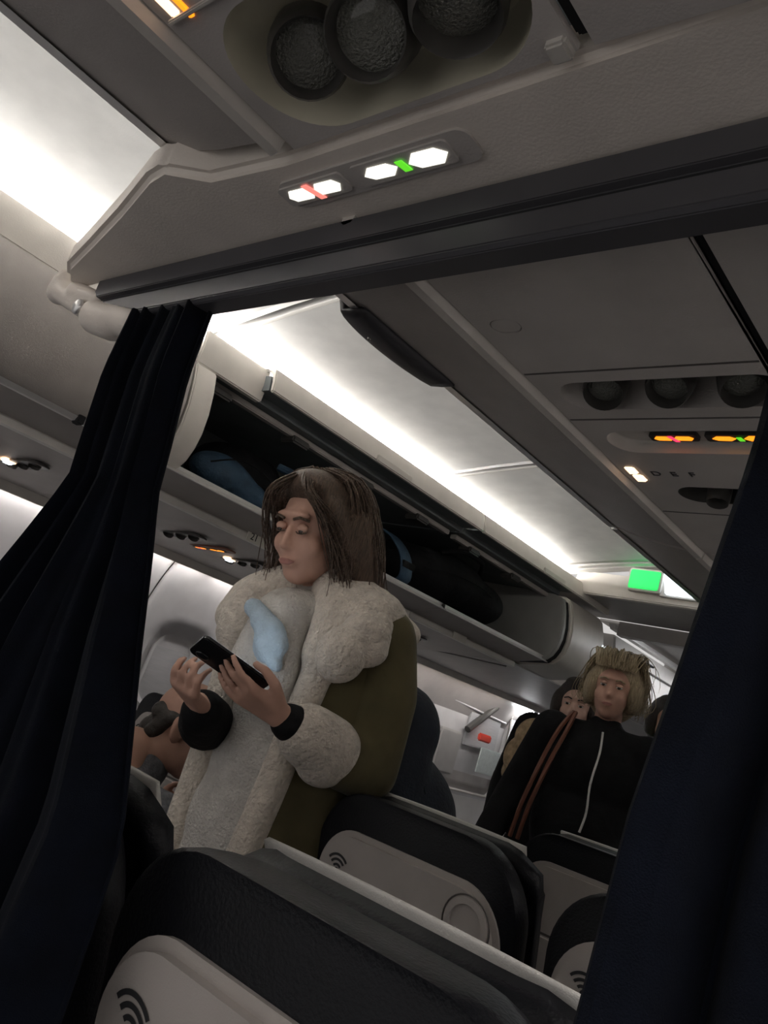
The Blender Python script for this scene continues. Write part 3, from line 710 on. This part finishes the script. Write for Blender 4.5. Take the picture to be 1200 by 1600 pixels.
# ------------------------------------------------------------------ luggage
bp = thing('backpack', 'blue and black backpack lying in the first open bin', 'bag', (-.92, 1.62, 1.72))
blob('pack_body', [ell((0, .02, .11), (.16, .17, .11)), ell((.05, -.06, .10), (.13, .12, .10)), ell((-.03, .12, .12), (.14, .10, .115))], 'cloth_black', bp, .012, 6)
blob('front_pocket', [ell((.12, -.10, .075), (.075, .13, .065)), ell((.13, .0, .05), (.06, .10, .05))], 'bag_blue', bp, .01, 5)
tube('zip', curve([(.18, -.20, .08), (.21, -.12, .12), (.20, 0, .12), (.17, .10, .09)], 14), .003, 'cloth_black', bp, 6)
tube('strap', curve([(.10, .12, .20), (.19, .18, .17), (.22, .20, .08), (.18, .16, .02)], 14), .014, 'bag_blue', bp)
bg = thing('holdall', 'black soft bag lying in the second open bin', 'bag', (-.90, 2.80, 1.718))
blob('bag_body', [ell((0, -.14, .115), (.20, .28, .115)), ell((.03, .20, .11), (.20, .22, .11)), ell((.05, 0, .14), (.17, .28, .115))], 'cloth_black', bg, .013, 6)
tube('handle', curve([(.14, -.15, .22), (.20, -.08, .25), (.20, .06, .25), (.15, .14, .22)], 16), .011, 'cloth_black', bg)
tube('zip', curve([(.19, -.28, .11), (.222, -.1, .14), (.228, .1, .14), (.20, .28, .11)], 16), .003, 'cloth_black', bg, 6)
sp = thing('bag_strap', 'dark blue strap hanging over the lip of the open bin', 'strap', (-.70, 2.30, 1.72))
bm = bmesh.new(); P = curve([(-.10, .0, .19), (-.03, .02, .16), (.02, .05, .10), (.03, .07, .03), (.0, .08, .002)], 18)
sheet(bm, [[(p.x, p.y-.035, p.z), (p.x, p.y+.035, p.z)] for p in P]); o = frombm('webbing', bm, 'bag_blue', sp); solid(o, .006)
box('buckle', .012, .036, .03, .11, .055, .085, 'cloth_black', sp, .004)

# ------------------------------------------------------------------ people
def head_prims(c, k=1.0):
    """skull, jaw, nose, ears; face towards -y"""
    c = Vector(c); V = lambda x, y, z: c+Vector((x, y, z))*k
    return [ell(V(0, .012, .030), (.074*k, .094*k, .088*k)), ell(V(0, -.020, -.030), (.061*k, .070*k, .078*k)), ell(V(0, -.046, -.080), (.036*k, .034*k, .030*k)),
            ell(V(.034, -.058, -.022), (.028*k, .024*k, .028*k)), ell(V(-.034, -.058, -.022), (.028*k, .024*k, .028*k)),
            cap(V(0, -.086, .014), V(0, -.102, -.022), .0075*k, .0105*k), ell(V(.010, -.093, -.026), (.008*k, .009*k, .0065*k)), ell(V(-.010, -.093, -.026), (.008*k, .009*k, .0065*k)),
            ell(V(0, -.078, .042), (.048*k, .014*k, .012*k)), ell(V(0, -.083, -.058), (.024*k, .014*k, .012*k)),
            ell(V(.078, .014, -.004), (.009*k, .022*k, .032*k)), ell(V(-.078, .014, -.004), (.009*k, .022*k, .032*k)),
            cap(V(0, .026, -.05), V(0, .042, -.17), .052*k, .056*k)]
def face_bits(parent, c, k=1.0, M=None, brow='hair_dark', lips=True, skin='skin', down=False):
    c = Vector(c); V = lambda x, y, z: (lambda p: M @ p if M else p)(c+Vector((x, y, z))*k)
    for s in (-1, 1):
        e = blob('eye', [ell(V(s*.030, -.079, .014), (.0130*k, .0085*k, .0078*k))], 'eye_white', parent, .0025, 2)
        blob('iris', [ell(V(s*.030, -.0855, .011), (.0068*k, .003*k, .0062*k))], 'iris_dark', e, .0014, 1)
        tube('eyebrow', [V(s*.013, -.092, .034), V(s*.030, -.092, .039), V(s*.048, -.080, .033)], .0034*k, brow, parent, 6)
        if down:
            blob('eyelid', [ell(V(s*.030, -.0795, .0165), (.0150*k, .0098*k, .0100*k))], skin, e, .0025, 2)
            tube('eyelash', [V(s*.016, -.084, .008), V(s*.024, -.0885, .0055), V(s*.034, -.0880, .0050), V(s*.043, -.082, .008)], .0016*k, brow, e, 5)
        else: blob('eyelid', [ell(V(s*.030, -.0793, .0185), (.0146*k, .0100*k, .0078*k))], skin, e, .0025, 2)
    if lips:
        up = [V(-.021, -.088, -.055), V(-.009, -.0940, -.0530), V(.009, -.0940, -.0530), V(.021, -.088, -.055)]; lo = [V(-.021, -.088, -.056), V(-.009, -.0930, -.0600), V(.009, -.0930, -.0600), V(.021, -.088, -.056)]
        m = blob('lips', chain(up, [.0018*k, .0036*k, .0036*k, .0018*k])+chain(lo, [.0018*k, .0040*k, .0040*k, .0018*k]), 'lips', parent, .002, 2)
def tilt_prims(prims, piv, M3):
    out = []; piv = Vector(piv)
    for p in prims:
        if p[0] == 'ell':
            e = (M3 @ __import__('mathutils').Euler(p[3]).to_matrix()).to_euler(); out.append(('ell', piv+M3 @ (p[1]-piv), p[2], e))
        else: out.append(('cap', piv+M3 @ (p[1]-piv), piv+M3 @ (p[2]-piv), *p[3:]))
    return out
def M4(piv, M3): return Matrix.Translation(piv) @ M3.to_4x4() @ Matrix.Translation(-Vector(piv))
def hand(wrist, dirv, up, k=1.0, curl=.9, thumb=1):
    """palm and five separate bent fingers. dirv: along the fingers, up: back of the hand"""
    d = Vector(dirv).normalized(); n = Vector(up); n = (n-d*n.dot(d)).normalized(); s = d.cross(n)
    w = Vector(wrist); P = lambda a, b, c: w+d*a*k+s*b*k+n*c*k
    pr = []
    for b in (-.026, -.009, .009, .026): pr.append(cap(P(.005, b*.6, 0), P(.078, b, 0), .017*k, .012*k))
    for b, L in ((-.0345, .062), (-.0115, .075), (.0115, .080), (.0345, .070)):
        p = [P(.078, b, 0)]; a = 0; 
        for q, l in enumerate((.45, .32, .23)):
            a += curl*(.55, .75, .5)[q]; p.append(p[-1]+(d*math.cos(a)-n*math.sin(a))*L*l*k)
        pr += chain(p, [.0088*k, .0080*k, .0074*k, .0062*k])
    b = thumb*.030
    pr += chain([P(.018, b*.8, -.006), P(.048, b*1.75, -.016), P(.075, b*1.75, -.030), P(.096, b*1.35, -.038)], [.014*k, .0115*k, .0095*k, .008*k])
    return pr
def legs_prims(hip=.88, w=.085, ry=0):
    pr = [ell((0, .0, hip+.02), (.155, .11, .12))]
    for s in (-1, 1): pr += chain([(s*w, 0, hip), (s*(w+.005), -.012, .48), (s*(w+.005), .02, .09)], [.085, .056, .042])
    return pr
def shoes(parent, w=.09):
    for s in (-1, 1): blob('shoe', [cap((s*w, .04, .045), (s*w*1.1, -.15, .035), .043, .034), ell((s*w*1.05, -.06, .03), (.042, .13, .03))], 'shoe', parent, .01, 4)

# ---- passenger in the olive coat
wo = thing('person', 'person in olive coat with cream shearling collar, standing in the aisle looking at a phone', 'person', (.035, 1.325, 0), math.radians(3)); wo.scale = (1.015,)*3
HC = Vector((-.01, -.055, 1.555)); piv = HC+Vector((0, .05, -.12))
RH = Matrix.Rotation(math.radians(4), 3, 'Z') @ Matrix.Rotation(math.radians(20), 3, 'X')
hl = (.165, -.20, 1.145); hr = (-.03, -.225, 1.115)
ph_dir = Vector((-.35, -.80, .38)).normalized()
body = tilt_prims(head_prims(HC), piv, RH)
body += [cap((0, .0, 1.46), (0, .01, 1.36), .052, .07), ell((0, .0, 1.22), (.16, .10, .20)), ell((0, 0, .98), (.14, .10, .16))]
body += chain([(.15, .02, 1.36), (.215, .035, 1.09), (.19, -.10, 1.118), hl], [.055, .042, .034, .026]) + chain([(-.15, .02, 1.36), (-.20, .03, 1.10), (-.10, -.16, 1.09), hr], [.055, .042, .034, .026])
body += hand(hl, (-.512, -.819, .256), (.29, -.45, -.85), 1.0, .42, 1)+hand(hr, (.25, -.85, .30), (-.1, -.4, -.9), .95, 1.15, -1)
bd = blob('body', body+legs_prims(.90), 'skin', wo, .0052, 5)
face_bits(wo, HC, 1, M4(piv, RH), 'hair_brown', down=True)
blob('trousers', [('ell', p[1], tuple(q*1.08 for q in p[2]), p[3]) if p[0] == 'ell' else cap(p[1], p[2], p[3]*1.12, p[4]*1.25) for p in legs_prims(.90)], 'denim', wo, .013, 5)
shoes(wo)
blob('sweater', [ell((0, 0, 1.24), (.185, .125, .20)), ell((0, -.0, 1.02), (.165, .125, .20)), ell((0, .0, .80), (.175, .135, .22)), ell((0, -.004, .91), (.172, .135, .16)), cap((0, .0, 1.42), (0, .0, 1.33), .072, .12)], 'knit_cream', wo, .012, 6)
blob('scarf', [ell((.0, -.075, 1.36), (.11, .055, .05)), cap((.03, -.12, 1.34), (.06, -.135, 1.18), .052, .045), cap((-.02, -.12, 1.34), (-.03, -.15, 1.20), .045, .038)], 'knit_cream', wo, .009, 5)
blob('neckerchief', [cap((-.04, -.165, 1.335), (.06, -.180, 1.300), .022, .020), cap((.0, -.175, 1.308), (.085, -.175, 1.270), .020, .018), cap((.03, -.178, 1.275), (.085, -.172, 1.232), .020, .016), ell((.05, -.172, 1.27), (.05, .014, .045))], 'scarf_blue', wo, .008, 4)
# coat: open-fronted flared shell
def coat(parent, m, levels, gap, wob=.010, seed=1, n=56):
    rnd = random.Random(seed); ph = [rnd.uniform(0, 6.28) for _ in range(5)]; rows = []
    P = [Vector((*l, 0)) if len(l) == 2 else Vector(l[:3]) for l in levels]
    NZ = 40
    for i in range(NZ+1):
        k = i/NZ*(len(levels)-1); a = min(int(k), len(levels)-2); q = k-a
        z, rx, ry, cy, gp = [levels[a][j]*(1-q)+levels[a+1][j]*q for j in range(5)]
        row = []
        for j in range(n+1):
            th = -PI/2+gp+(2*PI-2*gp)*j/n
            w = 1+wob/rx*math.sin(3*th+ph[0]+z*5)*(1-i/NZ*.0)+wob*.8/rx*math.sin(7*th+ph[1]+z*3)*(i/NZ)
            row.append((rx*w*math.cos(th), cy+ry*w*math.sin(th), z+.004*math.sin(5*th)))
        rows.append(row)
    bm = bmesh.new(); sheet(bm, rows); return frombm('coat', bm, m, parent), rows
LV = [(1.43, .085, .075, .03, .5), (1.405, .14, .09, .025, .55), (1.37, .205, .115, .02, .6), (1.30, .225, .13, .012, .65), (1.15, .205, .128, .005, .62), (1.0, .20, .13, .005, .58), (.80, .21, .145, .005, .50), (.62, .22, .155, .005, .46)]
cw, rows = coat(wo, 'coat_olive', LV, .6); solid(cw, .014)
# shearling facings along both front edges, wide lapels, collar
for side in (0, -1):
    e = [Vector(rw[side]) for rw in rows]
    prs = []
    for i in range(2, len(e)-1, 2):
        t = i/len(e); wd = .052 if t < .42 else .034
        prs.append(cap(e[i], e[min(i+2, len(e)-1)], wd, wd))
        sg = 1 if e[i].x > 0 else -1
        if t < .40: prs.append(ell(e[i]+Vector((sg*.055, .012, .0)), (.072, .038, .045), (0, 0, sg*.5)))
    blob('shearling_facing', prs, 'shearling', wo, .009, 4)
prs = []
for k in range(15):
    a = math.radians(-25+230*k/14); prs.append(ell((.125*math.cos(a), .035+.105*math.sin(a), 1.415-.012*math.sin(a)), (.050, .050, .046)))
for k in range(9):
    a = math.radians(0+180*k/8); prs.append(ell((.155*math.cos(a), .05+.13*math.sin(a), 1.385), (.055, .052, .038)))
prs += [ell((.165, -.015, 1.40), (.060, .065, .045)), ell((.185, -.055, 1.345), (.055, .06, .05)), ell((.17, -.095, 1.29), (.058, .05, .058))]
blob('shearling_collar', prs, 'shearling', wo, .009, 4)
def sleeve(P, R): return blob('sleeve', chain(P, R), 'coat_olive', wo, .010, 6)
sleeve([(.175, .015, 1.352), (.212, .03, 1.24), (.222, .035, 1.09), (.208, -.03, 1.095), (.19, -.105, 1.12)], [.074, .070, .062, .058, .056])
sleeve([(-.185, .03, 1.355), (-.225, .05, 1.22), (-.215, .04, 1.08), (-.13, -.09, 1.075), (-.08, -.155, 1.088)], [.078, .074, .066, .060, .052])
blob('shearling_cuff', chain([(.198, -.075, 1.110), (.184, -.130, 1.125)], [.066, .062])+[ell((.195, -.08, 1.075), (.05, .05, .04))], 'shearling', wo, .008, 4)
blob('dark_cuff', chain([(.180, -.140, 1.130), (.171, -.178, 1.138)], [.042, .037]), 'cloth_black', wo, .007, 3)
blob('dark_cuff', chain([(-.10, -.13, 1.08), (-.038, -.205, 1.105)], [.060, .045]), 'cloth_black', wo, .008, 3)
# hair
hm = M4(piv, RH); HV = lambda x, y, z: hm @ (HC+Vector((x, y, z)))
hp = [ell(HV(0, .045, .050), (.098, .102, .095)), ell(HV(0, .075, -.02), (.100, .082, .11)), ell(HV(0, .0, .092), (.078, .082, .048)),
      cap(HV(.085, .03, .03), HV(.115, .045, -.20), .042, .040), cap(HV(-.085, .03, .03), HV(-.10, .03, -.20), .042, .036), cap(HV(.0, .10, -.02), HV(.03, .10, -.22), .082, .060),
      cap(HV(.072, -.035, .065), HV(.088, -.008, -.02), .026, .028), cap(HV(-.072, -.035, .065), HV(-.088, -.008, -.02), .026, .028), cap(HV(.115, .03, -.14), HV(.135, -.01, -.27), .036, .022)]
blob('hair', hp, 'hair_brown', wo, .009, 5)
gs = []
for a in range(-10, 191, 10):
    q = math.radians(a); cx, sy = math.cos(q), math.sin(q)
    gs.append([HV(.02*cx, .0+.02*sy, .142), HV(.075*cx, .02+.075*sy, .118), HV(.102*cx, .035+.10*sy, .03), HV(.116*cx, .045+.105*sy, -.10), HV(.128*cx, .04+.10*sy, -.20), HV(.125*cx, .03+.10*sy, -.31)])
gs += [[HV(.015, -.06, .125), HV(.05, -.088, .09), HV(.082, -.055, .03), HV(.10, -.02, -.08), HV(.115, -.02, -.22)], [HV(-.015, -.06, .125), HV(-.05, -.088, .09), HV(-.080, -.055, .03), HV(-.095, -.02, -.08), HV(-.10, -.03, -.20)]]
strands('hair_strands', gs, 1000, .0024, 'hair_brown', wo, .011, 16)['kind'] = 'stuff'
# phone in the hand
hlw = Vector((.09+hl[0], 1.27+hl[1], hl[2]))
phn = thing('phone', 'black smartphone held up by the person in the olive coat', 'phone', (.140, 1.035, 1.222))
nz_ = Vector((-.29, .45, .85)).normalized(); ly_ = Vector((-.45, -.78, .35)); ly_ = (ly_-nz_*ly_.dot(nz_)).normalized(); lx_ = ly_.cross(nz_)
phn.rotation_euler = Matrix((lx_, ly_, nz_)).transposed().to_euler()
prism('case', rrect(.074, .155, .011, 5), -.0045, .0045, 'phone_black', phn, 'xy', .002)
prism('screen', rrect(.068, .148, .009, 5), .0046, .0052, 'lit_cool', phn, 'xy')
blob('camera_bump', [ell((.018, .052, -.006), (.012, .016, .004))], 'phone_black', phn, .003, 2)
# navy bag on the back
nb = thing('backpack', 'dark navy backpack slung behind the person in the olive coat', 'bag', (.02, 1.66, .80))
blob('pack_body', [ell((.02, .0, .28), (.15, .12, .20)), ell((.03, .08, .17), (.18, .19, .20)), ell((.03, .02, .40), (.12, .10, .12))], 'cloth_navy', nb, .012, 6)
tube('zip', curve([(.10, -.07, .44), (.15, -.01, .34), (.18, .05, .22), (.185, .10, .12)], 16), .0025, 'cloth_black', nb, 6)
blob('front_pocket', [ell((.10, .14, .14), (.09, .09, .12))], 'cloth_navy', nb, .011, 5)

# ---- blonde passenger in black
def standing(label, loc, rz, top_m, hair, headc=(0, -.02, 1.57), arms=None, hair_prims=None, skin='skin', guides=None, brow='hair_dark', wd=1.0):
    t = thing('person', label, 'person', loc, rz)
    HC = Vector(headc); z0 = headc[2]-1.57
    A = arms or ([(-.17, .0, 1.37), (-.23, .03, 1.10), (-.22, -.08, .90)], [(.17, .0, 1.37), (.23, .03, 1.10), (.22, -.08, .90)])
    body = head_prims(HC, .97)+[cap((0, .01, 1.46+z0), (0, .01, 1.34+z0), .05, .07), ell((0, 0, 1.2+z0), (.16, .10, .2)), ell((0, 0, 1.0+z0), (.14, .1, .16))]
    for a in A: body += chain(a, [.05, .038, .027])
    for a in A:
        d = (Vector(a[-1])-Vector(a[-2])).normalized(); body += hand(Vector(a[-1])+d*.005, d, (1 if a[-1][0] > 0 else -1, -.2, .1), .95, .5, -1 if a[-1][0] > 0 else 1)
    blob('body', body+legs_prims(.88), skin, t, .009, 4)
    face_bits(t, HC, .97, None, brow, True, skin)
    top = [ell((0, .0, 1.26+z0), (.185*wd, .13, .17)), ell((0, 0, 1.06+z0), (.18*wd, .135, .20)), ell((0, .0, .90+z0), (.185*wd, .135, .12)), cap((-.13, .0, 1.375+z0), (.13, .0, 1.375+z0), .068, .068), cap((0, .01, 1.43+z0), (0, .0, 1.35+z0), .066, .09)]
    for a in A:
        e = Vector(a[-1])*.88+Vector(a[-2])*.12; top += chain([a[0], a[1], e], [.078, .066, .050])
    blob('jacket', top, top_m, t, .011, 6)
    blob('trousers', [('ell', p[1], tuple(q*1.06 for q in p[2]), p[3]) if p[0] == 'ell' else cap(p[1], p[2], p[3]*1.1, p[4]*1.25) for p in legs_prims(.88)], 'cloth_black', t, .014, 5)
    shoes(t)
    if hair_prims: blob('hair', [ell(HC+Vector(c), rr) for c, rr in hair_prims], hair, t, .009, 5)
    if guides: strands('hair_strands', [[HC+Vector(p) for p in g] for g in guides], 420, .003, hair, t, .013)['kind'] = 'stuff'
    return t
short = [((0, .035, .060), (.096, .098, .082)), ((0, .065, -.02), (.092, .070, .09)), ((.080, .01, .005), (.034, .050, .075)), ((-.080, .01, .005), (.034, .050, .075)), ((0, -.012, .108), (.070, .060, .034))]
gsh = []
for a in range(-12, 193, 12):
    q = math.radians(a); c, s_ = math.cos(q), math.sin(q)
    gsh.append([(.02*c, .02*s_, .152), (.075*c, .02+.075*s_, .134), (.106*c, .025+.10*s_, .065), (.112*c, .03+.10*s_, -.005), (.098*c, .03+.085*s_, -.055)])
gsh += [[(x, -.084, .080), (x*1.1, -.070, .122), (x*1.3, -.01, .155), (x*1.5, .06, .130), (x*1.6, .10, .06)] for x in (-.06, -.045, -.03, -.015, 0, .015, .03, .045, .06)]
bl = standing('person with short blonde hair in black jacket with white zip, standing in the aisle', (-.045, 3.0, 0), math.radians(18), 'cloth_black', 'hair_blonde', (0, -.02, 1.565),
              ([(-.19, .0, 1.37), (-.285, .03, 1.10), (-.31, -.16, .90)], [(.17, .0, 1.37), (.22, .05, 1.08), (.12, -.14, .98)]), short, 'skin', gsh, 'hair_blonde', 1.08)
tube('zip', curve([(.012, -.125, 1.405), (.020, -.142, 1.33), (.014, -.152, 1.22), (.022, -.150, 1.12), (.014, -.148, 1.05)], 20), .0042, 'zip_white', bl, 6)
for dx in (0, .028):
    tube('bag_strap', curve([(-.115-dx*.3, -.02, 1.455), (-.12-dx, -.10, 1.37), (-.145-dx, -.148, 1.24), (-.175-dx, -.155, 1.08), (-.19-dx, -.14, .96)], 20), .0085, 'strap_brown', bl, 6)
# passenger with a tan fur hood
lg = short+[((.085, .03, -.10), (.036, .045, .09)), ((-.085, .03, -.10), (.036, .045, .09))]
fh = standing('dark-haired person with tan fur hood, half hidden behind the blonde person', (-.40, 3.42, 0), math.radians(20), 'cloth_black', 'hair_dark', (0, -.02, 1.505), None, lg, 'skin_pale')
blob('fur_hood', [ell((-.13, -.10, 1.33), (.085, .065, .09)), ell((-.16, -.06, 1.24), (.09, .07, .10)), ell((-.06, -.12, 1.27), (.06, .05, .08)), ell((-.10, .08, 1.37), (.10, .07, .07)), ell((-.19, -.02, 1.17), (.06, .06, .06))], 'fur_tan', fh, .010, 4)
# passenger in navy with yellow stripes far behind
fy = standing('person in navy top with yellow stripes, farthest along the aisle', (-.20, 3.95, 0), math.radians(30), 'cloth_grey', 'hair_dark', (0, -.02, 1.585), None, short, 'skin')
for z in (1.40, 1.36): tube('glow_stripe', curve([(-.15, -.085, z), (-.09, -.128, z-.01), (-.02, -.142, z-.016)], 8), .006, 'lit_green', fy, 6)  # reflective stripes given a glow of their own, no lamp here
blob('vest', [ell((0, 0, 1.16), (.20, .15, .18))], 'denim', fy, .012, 5)

# ---- balding passenger seated across the aisle
bs = thing('person', 'balding person in grey sweater seated across the aisle, head bowed', 'person', (-.47, 1.32, 0), math.radians(180+8))
HC = Vector((0, -.10, 1.065)); RB = Matrix.Rotation(math.radians(-48), 3, 'Z') @ Matrix.Rotation(math.radians(20), 3, 'X'); pv = HC+Vector((0, .06, -.10))
body = tilt_prims(head_prims(HC, 1.03), pv, RB)+[cap((0, -.0, .96), (0, .05, .86), .055, .08), ell((0, .05, .74), (.17, .12, .20)), ell((0, .08, .55), (.17, .13, .14))]
for s in (-1, 1):
    body += chain([(s*.19, .03, .83), (s*.23, -.06, .62), (s*.09, -.25, .78)], [.052, .042, .03])
    body += hand((s*.09, -.25, .78), (-s*.4, -.6, .5), (s*.2, -.6, -.3), 1, .7, s)
    body += chain([(s*.10, .05, .53), (s*.13, -.40, .55), (s*.12, -.36, .10)], [.085, .06, .045])
blob('body', body, 'skin', bs, .009, 4)
face_bits(bs, HC, 1.03, M4(pv, RB), 'hair_grey', down=True)
hm = M4(pv, RB); HV = lambda x, y, z: hm @ (HC+Vector((x, y, z)))
pr = [cap(HV(s*.066, -.005, .030), HV(s*.060, .050, .005), .012, .020) for s in (-1, 1)]+[cap(HV(s*.054, .055, .0), HV(s*.036, .072, -.055), .022, .020) for s in (-1, 1)]+[cap(HV(-.036, .084, .0), HV(.036, .084, .0), .026, .026), ell(HV(0, .066, -.05), (.052, .038, .040))]
blob('hair_fringe', pr, 'hair_grey', bs, .006, 4)
for s in (-1, 1): blob('ear', [ell(HV(s*.083, .020, -.010), (.010, .022, .034)), ell(HV(s*.086, .028, -.002), (.010, .014, .026))], 'skin', bs, .004, 3)
for s in (-1, 1): tube('glasses_arm', [HV(s*.072, -.082, .016), HV(s*.086, -.02, .018), HV(s*.086, .03, .012)], .003, 'metal_trim', bs, 6)
tube('glasses_frame', [HV(x, -.100, .014-abs(x)*.05) for x in (-.07, -.045, -.02, 0, .02, .045, .07)], .003, 'metal_trim', bs, 6)
tp = [ell((0, .05, .74), (.20, .15, .20)), ell((0, .08, .55), (.19, .15, .12)), cap((-.14, .04, .84), (.14, .04, .84), .075, .075), cap(HV(0, .036, -.135), HV(0, .046, -.20), .072, .085), cap(HV(0, .044, -.17), (0, .05, .82), .080, .11)]
for s in (-1, 1): tp += chain([(s*.19, .03, .83), (s*.23, -.06, .62), (s*.13, -.19, .725)], [.078, .064, .048])
blob('sweater', tp, 'cloth_grey', bs, .011, 6)
pr = [ell((0, .09, .50), (.19, .16, .09))]
for s in (-1, 1): pr += chain([(s*.10, .05, .53), (s*.13, -.40, .55), (s*.12, -.36, .10)], [.095, .072, .06])
blob('trousers', pr, 'denim', bs, .013, 5)
for s in (-1, 1): blob('shoe', [cap((s*.12, -.34, .045), (s*.12, -.52, .035), .043, .034)], 'shoe', bs, .01, 3)
